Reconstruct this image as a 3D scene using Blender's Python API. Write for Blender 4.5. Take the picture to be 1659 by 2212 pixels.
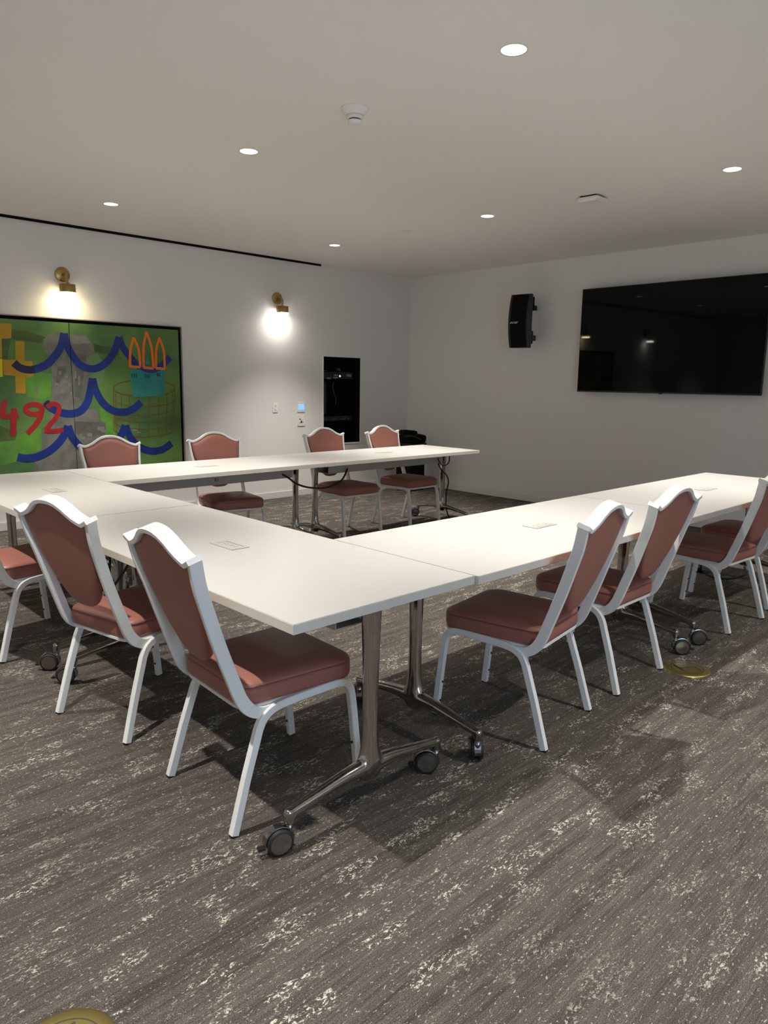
import bpy, bmesh, math, random
from mathutils import Vector, Matrix
D = bpy.data
S = bpy.context.scene
for o in list(D.objects):
    D.objects.remove(o)
PI = math.pi
R = math.radians

# ---------------------------------------------------------------- camera
HC = 2.745                      # ceiling height
cd = D.cameras.new('camera'); cam = D.objects.new('camera', cd); S.collection.objects.link(cam)
cr = Vector((0.71996, -0.69385, 0.01529)); cu = Vector((0.11192, 0.13782, 0.98411)); cf = Vector((0.68493, 0.70681, -0.17688))
M4 = Matrix.Identity(4)
for i in range(3):
    M4[i][0] = cr[i]; M4[i][1] = cu[i]; M4[i][2] = -cf[i]
M4[0][3], M4[1][3], M4[2][3] = -1.1062, -1.4797, 0.6382 + 0.74
cam.matrix_world = M4
cd.sensor_fit = 'AUTO'; cd.sensor_width = 36.0; cd.lens = 36.0 * 1559.67 / 2212.0
cd.clip_start = 0.05; cd.clip_end = 60
S.camera = cam

# ---------------------------------------------------------------- world, exposure, lights
S.view_settings.view_transform = 'Standard'
S.view_settings.look = 'None'
S.view_settings.gamma = 1.0
S.view_settings.use_curve_mapping = False
S.view_settings.exposure = 0.12
w = D.worlds.new('world'); S.world = w; w.use_nodes = True
wb = w.node_tree.nodes['Background']
wb.inputs[0].default_value = (0.52, 0.72, 1.0, 1); wb.inputs[1].default_value = 5

SPOT_W = 165.0
LX = (-3.11, -0.78, 1.55, 3.88)
LY = (-3.39, -1.43, 0.53, 2.49, 4.45)
DOWN = [(x, y) for x in LX for y in LY]
RX0, RX1, RY0, RY1 = -4.4, 6.09, -4.1, 5.516    # room
def lamp(kind, name, loc, energy, col, parent=None, **kw):
    l = D.lights.new(name, kind); l.energy = energy; l.color = col
    for k, v in kw.items(): setattr(l, k, v)
    o = D.objects.new(name, l); S.collection.objects.link(o); o.location = loc
    if parent: o.parent = parent
    return o

# ---------------------------------------------------------------- materials
def mat(name, col=(.8, .8, .8), rough=.5, metal=0., spec=.5, emit=None, es=0., bump=None, coat=0.):
    m = D.materials.new(name); m.use_nodes = True
    b = m.node_tree.nodes['Principled BSDF']
    b.inputs['Base Color'].default_value = (*col, 1)
    b.inputs['Roughness'].default_value = rough
    b.inputs['Metallic'].default_value = metal
    b.inputs['Specular IOR Level'].default_value = spec
    b.inputs['Coat Weight'].default_value = coat
    if emit:
        b.inputs['Emission Color'].default_value = (*emit, 1); b.inputs['Emission Strength'].default_value = es
    if bump:
        sc, st = bump
        n = m.node_tree; t = n.nodes.new('ShaderNodeTexNoise'); t.inputs['Scale'].default_value = sc
        t.inputs['Detail'].default_value = 3
        tc = n.nodes.new('ShaderNodeTexCoord'); n.links.new(tc.outputs['Object'], t.inputs['Vector'])
        bu = n.nodes.new('ShaderNodeBump'); bu.inputs['Strength'].default_value = st; bu.inputs['Distance'].default_value = .002
        n.links.new(t.outputs['Fac'], bu.inputs['Height']); n.links.new(bu.outputs['Normal'], b.inputs['Normal'])
    return m

def noisy(name, c1, c2, scale, rough, stretch=(1, 1, 1), lo=.35, hi=.65, detail=4):
    """colour that wanders between two tones"""
    m = mat(name, c1, rough); n = m.node_tree; b = n.nodes['Principled BSDF']
    tc = n.nodes.new('ShaderNodeTexCoord'); mp = n.nodes.new('ShaderNodeMapping'); mp.inputs['Scale'].default_value = stretch
    t = n.nodes.new('ShaderNodeTexNoise'); t.inputs['Scale'].default_value = scale; t.inputs['Detail'].default_value = detail
    r = n.nodes.new('ShaderNodeValToRGB'); r.color_ramp.elements[0].position = lo; r.color_ramp.elements[1].position = hi
    r.color_ramp.elements[0].color = (*c1, 1); r.color_ramp.elements[1].color = (*c2, 1)
    n.links.new(tc.outputs['Object'], mp.inputs[0]); n.links.new(mp.outputs[0], t.inputs['Vector'])
    n.links.new(t.outputs['Fac'], r.inputs[0]); n.links.new(r.outputs[0], b.inputs['Base Color'])
    return m

def carpet_material():
    m = mat('carpet', (.1, .09, .08), .95, spec=.12); n = m.node_tree; L = n.links.new; b = n.nodes['Principled BSDF']
    tc = n.nodes.new('ShaderNodeTexCoord')
    def noise(sx, sy, detail=2., rough=.5, off=0., dist=0.):
        mp = n.nodes.new('ShaderNodeMapping'); mp.inputs['Scale'].default_value = (sx, sy, 1); mp.inputs['Location'].default_value = (off, off * 1.7, 0)
        t = n.nodes.new('ShaderNodeTexNoise'); t.inputs['Scale'].default_value = 1; t.inputs['Detail'].default_value = detail
        t.inputs['Roughness'].default_value = rough; t.inputs['Distortion'].default_value = dist
        L(tc.outputs['Object'], mp.inputs[0]); L(mp.outputs[0], t.inputs['Vector']); return t.outputs['Fac']
    def ramp(src, a, bb, ca=(0, 0, 0), cb=(1, 1, 1)):
        r = n.nodes.new('ShaderNodeValToRGB'); r.color_ramp.elements[0].position = a; r.color_ramp.elements[1].position = bb
        r.color_ramp.elements[0].color = (*ca, 1); r.color_ramp.elements[1].color = (*cb, 1); L(src, r.inputs[0]); return r.outputs[0]
    def math_(op, x, y):
        q = n.nodes.new('ShaderNodeMath'); q.operation = op
        for i, s in enumerate((x, y)):
            if isinstance(s, (int, float)): q.inputs[i].default_value = s
            else: L(s, q.inputs[i])
        return q.outputs[0]
    def mix(f, a, c, mode='MIX'):
        q = n.nodes.new('ShaderNodeMix'); q.data_type = 'RGBA'; q.blend_type = mode
        if isinstance(f, (int, float)): q.inputs[0].default_value = f
        else: L(f, q.inputs[0])
        for i, s in ((6, a), (7, c)):
            if isinstance(s, tuple): q.inputs[i].default_value = (*s, 1)
            else: L(s, q.inputs[i])
        return q.outputs[2]
    streak = noise(1.2, 26, 5, .62)                      # long runs along the pile rows
    fine = noise(9, 120, 3, .6, 3)
    broad = noise(.5, 2.2, 2, .5, 7)
    base = mix(ramp(streak, .36, .66), (.050, .043, .037), (.118, .104, .090))
    base = mix(math_('MULTIPLY', ramp(broad, .42, .62), .40), base, (.104, .093, .082))
    base = mix(math_('MULTIPLY', ramp(fine, .42, .66), .34), base, (.175, .158, .138))
    rows = ramp(noise(5, 210, 2, .6, 61), .30, .56, (1, 1, 1), (0, 0, 0))
    base = mix(math_('MULTIPLY', rows, .55), base, (.040, .034, .030))
    pile = noise(300, 400, 3, .7, 11)
    base = mix(.92, base, ramp(pile, .33, .68, (.22, .21, .20), (1.85, 1.85, 1.85)), 'MULTIPLY')
    f1 = ramp(noise(56, 110, 3, .65, 5, 1.), .535, .58)
    f2 = ramp(noise(5, 13, 4, .66, 21), .525, .585)
    f3 = ramp(noise(190, 260, 1, .5, 31), .36, .50)
    big = ramp(noise(.9, 1.6, 2, .5, 51), .30, .50)
    fl = math_('MULTIPLY', math_('MULTIPLY', f1, f2), math_('MULTIPLY', f3, big))
    f4 = math_('MULTIPLY', ramp(noise(80, 170, 2, .6, 43, .6), .64, .68), .6)
    fl = math_('MAXIMUM', fl, f4)
    colr = mix(math_('MULTIPLY', fl, .88), base, (.66, .62, .53))
    L(colr, b.inputs['Base Color'])
    bu = n.nodes.new('ShaderNodeBump'); bu.inputs['Strength'].default_value = .8; bu.inputs['Distance'].default_value = .004
    L(pile, bu.inputs['Height']); L(bu.outputs['Normal'], b.inputs['Normal'])
    return m

MT = dict(
    carpet=carpet_material(),
    wall=mat('wall_paint', (.80, .775, .745), .85, spec=.2, bump=(90, .05)),
    ceil=mat('ceiling_paint', (.90, .88, .83), .9, spec=.2),
    board=mat('skirting_paint', (.72, .70, .68), .5),
    black=mat('black_plastic', (.008, .008, .008), .45),
    matblack=mat('matte_black', (.004, .004, .004), .85, spec=.15),
    screen=mat('tv_glass', (.002, .002, .002), .03, spec=.16),
    white_metal=mat('white_powder_coat', (.75, .755, .735), .36),
    laminate=mat('white_laminate', (.56, .55, .53), .36, spec=.45, bump=(500, .03)),
    edge=mat('white_edge_band', (.62, .59, .52), .45),
    vinyl=mat('brick_vinyl', (.31, .125, .095), .42, spec=.4, bump=(260, .12)),
    piping=mat('dark_piping', (.13, .05, .036), .5),
    chrome=mat('polished_aluminium', (.44, .435, .42), .09, 1.),
    darkchrome=mat('dark_chrome', (.30, .30, .30), .18, 1.),
    trough=mat('grey_trough', (.42, .41, .385), .5, .2),
    brass=mat('brushed_brass', (.47, .34, .13), .33, 1.),
    floorbrass=mat('satin_brass', (.34, .28, .09), .34, .85),
    darkgap=mat('dark_slot', (.03, .028, .024), .7),
    slotgrey=mat('slot_grey', (.13, .12, .10), .6), plate=mat('power_plate', (.52, .51, .485), .4),
    rubber=mat('black_rubber', (.012, .012, .012), .6),
    hub=mat('caster_cap', (.26, .24, .22), .2, .85),
    white_plastic=mat('white_plastic', (.86, .84, .79), .45),
    lens=mat('downlight_lens', (.9, .9, .9), .4, emit=(1., .93, .84), es=70.0),
    can=mat('downlight_reflector', (.86, .85, .83), .35),
    warm=mat('warm_diffuser', (.9, .9, .9), .4, emit=(1., .83, .50), es=62.0),
    cool=mat('neutral_diffuser', (.9, .9, .9), .4, emit=(1., .95, .86), es=62.0),
    lcd=mat('blue_screen', (.1, .2, .5), .3, emit=(.22, .46, 1.), es=1.1),
    led=mat('white_led', (.8, .9, 1), .3, emit=(.55, .85, 1.), es=3.),
    dimwhite=mat('dim_mark', (.22, .22, .21), .6),
    dimgold=mat('dim_label', (.30, .28, .17), .6),
    glassdark=mat('dark_glass', (.003, .003, .003), .08),
    logo=mat('silver_logo', (.75, .75, .73), .4),
    frame=mat('pale_frame', (.36, .33, .30), .5),
    green=noisy('paint_green', (.05, .14, .045), (.13, .25, .055), 2.2, .6, (1, 1, 1.3), .35, .65),
    green_bright=noisy('paint_bright_green', (.07, .22, .035), (.14, .36, .035), 5, .6),
    green_dark=noisy('paint_dark_green', (.045, .085, .02), (.08, .14, .03), 6, .6),
    green_pale=noisy('paint_pale_green', (.13, .27, .14), (.12, .25, .08), 5, .6),
    grey=noisy('paint_grey', (.13, .135, .12), (.19, .19, .165), 9, .6, (1, 1, 1), .4, .6),
    grey_dark=noisy('paint_dark_grey', (.085, .09, .075), (.13, .13, .11), 14, .6),
    grey_pale=noisy('paint_pale_grey', (.25, .25, .22), (.19, .19, .17), 12, .6),
    gold=noisy('paint_gold', (.52, .30, .008), (.44, .26, .01), 9, .6),
    yellow=mat('paint_yellow', (.78, .62, .01), .6),
    rust=mat('paint_rust', (.17, .085, .012), .6),
    blue=noisy('paint_blue', (.004, .018, .16), (.008, .032, .24), 8, .5),
    navy=mat('paint_navy', (.006, .012, .06), .5),
    teal=noisy('paint_teal', (.015, .23, .22), (.03, .27, .22), 7, .6),
    red=noisy('paint_red', (.43, .012, .012), (.33, .01, .01), 8, .55),
    orange=mat('paint_orange', (.85, .19, .01), .55),
)
def emit_fix(name):
    pass

# ---------------------------------------------------------------- mesh helpers
class MB:
    def __init__(self): self.v = []; self.f = []; self.mi = []; self.ms = []; self.sm = []
    def m(self, name):
        if name not in self.ms: self.ms.append(name)
        return self.ms.index(name)
    def add(self, vs, fs, mt, smooth=False):
        b = len(self.v); k = self.m(mt)
        self.v += [tuple(x) for x in vs]
        for f in fs: self.f.append([b + i for i in f]); self.mi.append(k); self.sm.append(smooth)
    def box(self, x0, x1, y0, y1, z0, z1, mt):
        vs = [(x, y, z) for z in (z0, z1) for y in (y0, y1) for x in (x0, x1)]
        self.add(vs, [(0, 2, 3, 1), (4, 5, 7, 6), (0, 1, 5, 4), (2, 6, 7, 3), (0, 4, 6, 2), (1, 3, 7, 5)], mt)
    def cbox(self, x0, x1, y0, y1, z0, z1, mt, c=.002):
        """box with chamfered edges"""
        bm = bmesh.new(); bmesh.ops.create_cube(bm, size=1)
        for v in bm.verts:
            v.co.x = x0 if v.co.x < 0 else x1; v.co.y = y0 if v.co.y < 0 else y1; v.co.z = z0 if v.co.z < 0 else z1
        bmesh.ops.bevel(bm, geom=bm.edges[:], offset=c, segments=2, affect='EDGES')
        self.add([v.co[:] for v in bm.verts], [[v.index for v in f.verts] for f in bm.faces], mt); bm.free()
    def ring_loft(self, rings, mt, caps=True, smooth=True):
        n = len(rings[0]); vs = [p for r in rings for p in r]; fs = []
        for i in range(len(rings) - 1):
            for j in range(n):
                a = i * n + j; b_ = i * n + (j + 1) % n
                fs.append((a, b_, b_ + n, a + n))
        self.add(vs, fs, mt, smooth)
        if caps:
            self.add(rings[0], [tuple(range(n))[::-1]], mt); self.add(rings[-1], [tuple(range(n))], mt)
    def lathe(self, prof, mt, seg=32, origin=(0, 0, 0), axis='z', caps=True, smooth=True):
        rings = []
        for r, h in prof:
            ring = []
            for k in range(seg):
                a = 2 * PI * k / seg; p = (r * math.cos(a), r * math.sin(a), h)
                if axis == 'y': p = (p[0], p[2], p[1])
                if axis == 'x': p = (p[2], p[0], p[1])
                ring.append((p[0] + origin[0], p[1] + origin[1], p[2] + origin[2]))
            rings.append(ring)
        self.ring_loft(rings, mt, caps, smooth)
    def sweep(self, path, sec, mt, ref=Vector((0, 1, 0)), smooth=True, caps=True, scale=None):
        """sec: list of (a, b) with a along ref-ish axis and b along the normal"""
        path = [Vector(p) for p in path]; rings = []
        for i, p in enumerate(path):
            t = (path[min(i + 1, len(path) - 1)] - path[max(i - 1, 0)]).normalized()
            rf = ref[i] if isinstance(ref, list) else ref
            a = (rf - t * rf.dot(t)).normalized(); b = t.cross(a)
            s = scale[i] if scale else (1, 1)
            rings.append([tuple(p + a * u * s[0] + b * v * s[1]) for u, v in sec])
        self.ring_loft(rings, mt, caps, smooth)
    def tube(self, path, r, mt, seg=10):
        path = [Vector(p) for p in path]
        t0 = (path[1] - path[0]).normalized(); up = Vector((0, 0, 1)) if abs(t0.z) < .9 else Vector((1, 0, 0))
        a = (up - t0 * up.dot(t0)).normalized(); rings = []
        for i, p in enumerate(path):
            t = (path[min(i + 1, len(path) - 1)] - path[max(i - 1, 0)]).normalized()
            a = (a - t * a.dot(t)).normalized(); b = t.cross(a)
            rings.append([tuple(p + (a * math.cos(2 * PI * k / seg) + b * math.sin(2 * PI * k / seg)) * r) for k in range(seg)])
        self.ring_loft(rings, mt)
    def mesh(self, name):
        me = D.meshes.new(name); me.from_pydata(self.v, [], self.f); me.update()
        for k in self.ms: me.materials.append(MT[k])
        for p, i, s in zip(me.polygons, self.mi, self.sm): p.material_index = i; p.use_smooth = s
        bm = bmesh.new(); bm.from_mesh(me); bmesh.ops.remove_doubles(bm, verts=bm.verts[:], dist=1e-6)
        bmesh.ops.recalc_face_normals(bm, faces=bm.faces[:]); bm.to_mesh(me); bm.free()
        return me
    def build(self, name, parent=None, loc=(0, 0, 0)):
        o = D.objects.new(name, self.mesh(name)); S.collection.objects.link(o); o.location = loc
        if parent: o.parent = parent
        return o

def spline(pts, n=8):
    """Catmull-Rom through the points"""
    P = [Vector(p) for p in pts]
    if len(P) < 3: return P
    out = []
    for i in range(len(P) - 1):
        p0 = P[i - 1] if i else P[0] * 2 - P[1]; p1 = P[i]; p2 = P[i + 1]; p3 = P[i + 2] if i + 2 < len(P) else P[-1] * 2 - P[-2]
        for k in range(n):
            t = k / n
            out.append(.5 * ((2 * p1) + (p2 - p0) * t + (2 * p0 - 5 * p1 + 4 * p2 - p3) * t * t + (3 * p1 - p0 - 3 * p2 + p3) * t ** 3))
    out.append(P[-1]); return out

def rect_sec(a, b, c=.003):
    """chamfered rectangle, a wide along ref, b along normal"""
    a /= 2; b /= 2
    return [(a - c, -b), (a, -b + c), (a, b - c), (a - c, b), (-a + c, b), (-a, b - c), (-a, -b + c), (-a + c, -b)]

def tag(o, label=None, cat=None, group=None, kind=None):
    if label: o['label'] = label
    if cat: o['category'] = cat
    if group: o['group'] = group
    if kind: o['kind'] = kind
    return o
def empty(name, loc=(0, 0, 0), rz=0.):
    o = D.objects.new(name, None); S.collection.objects.link(o); o.location = loc; o.rotation_euler = (0, 0, rz); o.empty_display_size = .1
    return o
def copy_tree(o, parent=None):
    c = o.copy(); S.collection.objects.link(c); c.parent = parent
    for ch in list(o.children): copy_tree(ch, c)
    return c
def text_mesh(body, size, extrude=.0005):
    cu_ = D.curves.new('t', 'FONT'); cu_.body = body; cu_.size = size; cu_.extrude = extrude; cu_.align_x = 'CENTER'; cu_.align_y = 'CENTER'
    o = D.objects.new('t', cu_); S.collection.objects.link(o)
    me = D.meshes.new_from_object(o.evaluated_get(bpy.context.evaluated_depsgraph_get())); D.objects.remove(o); return me

# ================================================================ the room
def struct(mb, name): return tag(mb.build(name), kind='structure')
b = MB(); b.box(RX0 - .1, RX1 + .1, RY0 - .1, RY1 + .1, -.1, 0, 'carpet'); struct(b, 'floor')
b = MB(); b.box(RX0 - .1, RX1 + .1, RY1, RY1 + .1, 0, 1, 'wall')            # left wall, with the recess for the equipment niche
b.v.clear(); b.f.clear(); b.mi.clear(); b.sm.clear()
NX0, NX1, NZ0, NZ1 = 4.600, 5.212, .612, 1.676
for x0, x1, z0, z1 in ((RX0 - .1, NX0, 0, HC), (NX1, RX1, 0, HC), (NX0, NX1, 0, NZ0), (NX0, NX1, NZ1, HC)):
    b.box(x0, x1, RY1, RY1 + .1, z0, z1, 'wall')
struct(b, 'wall_left')
b = MB(); b.box(RX1, RX1 + .1, RY0, RY1 + .1, 0, HC, 'wall'); struct(b, 'wall_right')
b = MB(); b.box(RX0 - .1, RX0, RY0 - .1, RY1 + .1, 0, HC, 'wall'); struct(b, 'wall_back')
WX0, WX1, WZ0, WZ1 = -1.6, .5, .3, 2.3
b = MB()
for x0, x1, z0, z1 in ((RX0, WX0, 0, HC), (WX1, RX1 + .1, 0, HC), (WX0, WX1, 0, WZ0), (WX0, WX1, WZ1, HC)):
    b.box(x0, x1, RY0 - .1, RY0, z0, z1, 'wall')
struct(b, 'wall_front')
b = MB()
for x in (WX0, (WX0 + WX1) / 2 - .02, WX1 - .04): b.box(x, x + .04, RY0 - .07, RY0 - .02, WZ0, WZ1, 'board')
for z in (WZ0, WZ1 - .04): b.box(WX0, WX1, RY0 - .07, RY0 - .02, z, z + .04, 'board')
struct(b, 'window_1')
# ceiling with a round hole for every downlight
HR = .054
xs = sorted(set([RX0 - .1, RX1 + .1] + [x + s for x in LX for s in (-.1, .1)]))
ys = sorted(set([RY0 - .1, RY1 + .1] + [y + s for y in LY for s in (-.1, .1)]))
b = MB()
for i in range(len(xs) - 1):
    for j in range(len(ys) - 1):
        x0, x1, y0, y1 = xs[i], xs[i + 1], ys[j], ys[j + 1]
        c = ((x0 + x1) / 2, (y0 + y1) / 2)
        if any(abs(c[0] - x) < .01 and abs(c[1] - y) < .01 for x, y in DOWN):
            N = 32; vi = []; vo = []
            for k in range(N):
                a = 2 * PI * k / N; ca, sa = math.cos(a), math.sin(a); m_ = .1 / max(abs(ca), abs(sa))
                vi.append((c[0] + HR * ca, c[1] + HR * sa, HC)); vo.append((c[0] + m_ * ca, c[1] + m_ * sa, HC))
            b.add(vi + vo, [(k, (k + 1) % N, N + (k + 1) % N, N + k) for k in range(N)], 'ceil')
        else:
            b.add([(x0, y0, HC), (x1, y0, HC), (x1, y1, HC), (x0, y1, HC)], [(0, 3, 2, 1)], 'ceil')
b.add([(RX0 - .1, RY0 - .1, HC + .25), (RX1 + .1, RY0 - .1, HC + .25), (RX1 + .1, RY1 + .1, HC + .25), (RX0 - .1, RY1 + .1, HC + .25)], [(0, 1, 2, 3)], 'ceil')
struct(b, 'ceiling')
# skirting
b = MB(); b.cbox(RX0, RX1, RY1 - .012, RY1, 0, .075, 'board'); struct(b, 'baseboard_left')
b = MB(); b.cbox(RX1 - .012, RX1, RY0, RY1 - .012, 0, .075, 'board'); struct(b, 'baseboard_right')
# black slot running along the top of the left wall
b = MB(); b.box(RX0 + .2, 4.556, RY1 - .016, RY1, HC - .022, HC, 'matblack')
tag(b.build('trim_1'), kind='structure')

# ================================================================ downlights
def downlight(x, y, lit, first=[]):
    if not first:
        t = empty('downlight')
        m_ = MB(); m_.lathe([(.0535, 0), (.0575, -.003), (.0535, -.0015)], 'can', 40, caps=False)
        m_.build('trim_ring', t)
        m_ = MB(); m_.lathe([(.0535, 0), (.050, .04), (.046, .085)], 'can', 40, caps=False); m_.build('reflector', t)
        m_ = MB(); m_.lathe([(.0001, .048), (.021, .048)], 'lens', 32, caps=False); m_.build('lens', t)
        m_ = MB(); m_.lathe([(.0215, .048), (.023, .047), (.023, .062), (.049, .062)], 'slotgrey', 32, caps=False); m_.build('lamp_holder', t)
        first.append(t)
    else:
        t = copy_tree(first[0])
    t.location = (x, y, HC)
    o = lamp('SPOT', 'lamp', (0, 0, .036), SPOT_W, (1., .945, .865), None, spot_size=R(84), spot_blend=1., shadow_soft_size=.02)
    o.parent = t
    return t
for x, y in DOWN:
    t = downlight(x, y, True)
    lab = {
        (1.55, .53): 'largest recessed round ceiling downlight, above the near corner of the tables',
        (1.55, 2.49): 'recessed round downlight in the ceiling left of the smoke detector',
        (1.55, 4.45): 'recessed round downlight at far left, nearest the black ceiling slot',
        (3.88, 4.45): 'recessed round downlight near the far room corner, left of the sprinkler cover',
        (3.88, 2.49): 'recessed round downlight between sprinkler cover and square access point',
        (3.88, .53): 'recessed round downlight at the right edge of the photo, above the television',
    }.get((x, y), 'recessed round ceiling downlight over the carpet outside the table square')
    tag(t, lab, 'ceiling light', 'round ceiling downlights')

# ================================================================ ceiling fixtures
t = tag(empty('smoke_detector', (1.53, 1.50, HC)), 'round white smoke detector with cone base on the ceiling', 'smoke detector')
m_ = MB(); m_.lathe([(.073, 0), (.071, -.006), (.048, -.030), (.046, -.034)], 'white_plastic', 40); m_.build('base', t)
m_ = MB(); m_.lathe([(.043, -.034), (.040, -.050), (.030, -.051)], 'white_plastic', 36); m_.lathe([(.030, -.051), (.030, -.057)], 'matblack', 36, caps=False)
m_.lathe([(.034, -.057), (.036, -.060), (.033, -.070), (.022, -.074), (.0001, -.075)], 'white_plastic', 36); m_.build('sensor_head', t)
for a in range(4):
    pass
t = tag(empty('wireless_access_point', (3.90, 1.53, HC), R(2)), 'flat white square wireless access point on the ceiling', 'access point')
m_ = MB(); m_.cbox(-.062, .062, -.062, .062, -.012, 0, 'matblack', .003); m_.build('mounting_plate', t)
m_ = MB()
def rrect(hx, hy, r, z, n=5):
    out = []
    for cx, cy, a0 in ((hx - r, hy - r, 0), (-hx + r, hy - r, 90), (-hx + r, -hy + r, 180), (hx - r, -hy + r, 270)):
        for k in range(n + 1):
            a = R(a0 + 90 * k / n); out.append((cx + r * math.cos(a), cy + r * math.sin(a), z))
    return out
m_.ring_loft([rrect(.078, .078, .014, -.012), rrect(.083, .083, .016, -.018), rrect(.083, .083, .016, -.030), rrect(.068, .068, .014, -.042)], 'white_plastic', smooth=False)
m_.build('housing', t)
m_ = MB(); m_.cbox(-.075, -.055, .045, .062, -.016, -.001, 'black', .002); m_.build('cable_plug', t)
t = MB(); t.lathe([(.040, 0), (.041, -.004), (.036, -.008), (.0001, -.009)], 'white_plastic', 32)
tag(t.build('sprinkler_cover', None, (3.863, 3.404, HC)), 'small round white sprinkler cover plate on the ceiling', 'sprinkler cover')

# ================================================================ wall sconces
def sconce(x, matname, col, label):
    t = tag(empty('wall_sconce', (x, RY1, 2.30)), label, 'wall lamp', 'brass wall sconces')
    m_ = MB(); m_.lathe([(.066, 0), (.066, -.012), (.064, -.014), (.0001, -.014)], 'brass', 40, axis='y'); m_.build('wall_plate', t)
    m_ = MB()
    m_.tube(spline([(0, -.012, .0), (0, -.055, .002), (.0, -.09, -.006), (0, -.105, -.03), (0, -.108, -.06), (0, -.108, -.155)], 6), .011, 'brass', 14)
    m_.tube([(.024, -.085, -.075), (.024, -.085, -.10)], .007, 'brass', 10)
    m_.build('arm', t)
    m_ = MB(); m_.lathe([(.069, -.165), (.069, -.095), (.066, -.0945), (.0001, -.0945)], 'brass', 48, origin=(0, -.108, 0), caps=False)
    m_.lathe([(.067, -.165), (.067, -.097)], 'brass', 48, origin=(0, -.108, 0), caps=False)
    m_.build('lamp_shade', t)
    m_ = MB(); m_.lathe([(.0001, -.166), (.064, -.166), (.066, -.174), (.064, -.180), (.0001, -.181)], matname, 40, origin=(0, -.108, 0), caps=False)
    m_.build('diffuser', t)
    return t
sconce(1.535, 'warm', (1, .8, .5), 'round brass wall sconce shining warm light above the painting')
sconce(3.92, 'cool', (1, .95, .86), 'round brass wall sconce shining neutral light, between painting and equipment niche')

sconce(-.85, 'cool', (1, .95, .86), 'round brass wall sconce left of the painting, seen only as a glint in the television')

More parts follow.
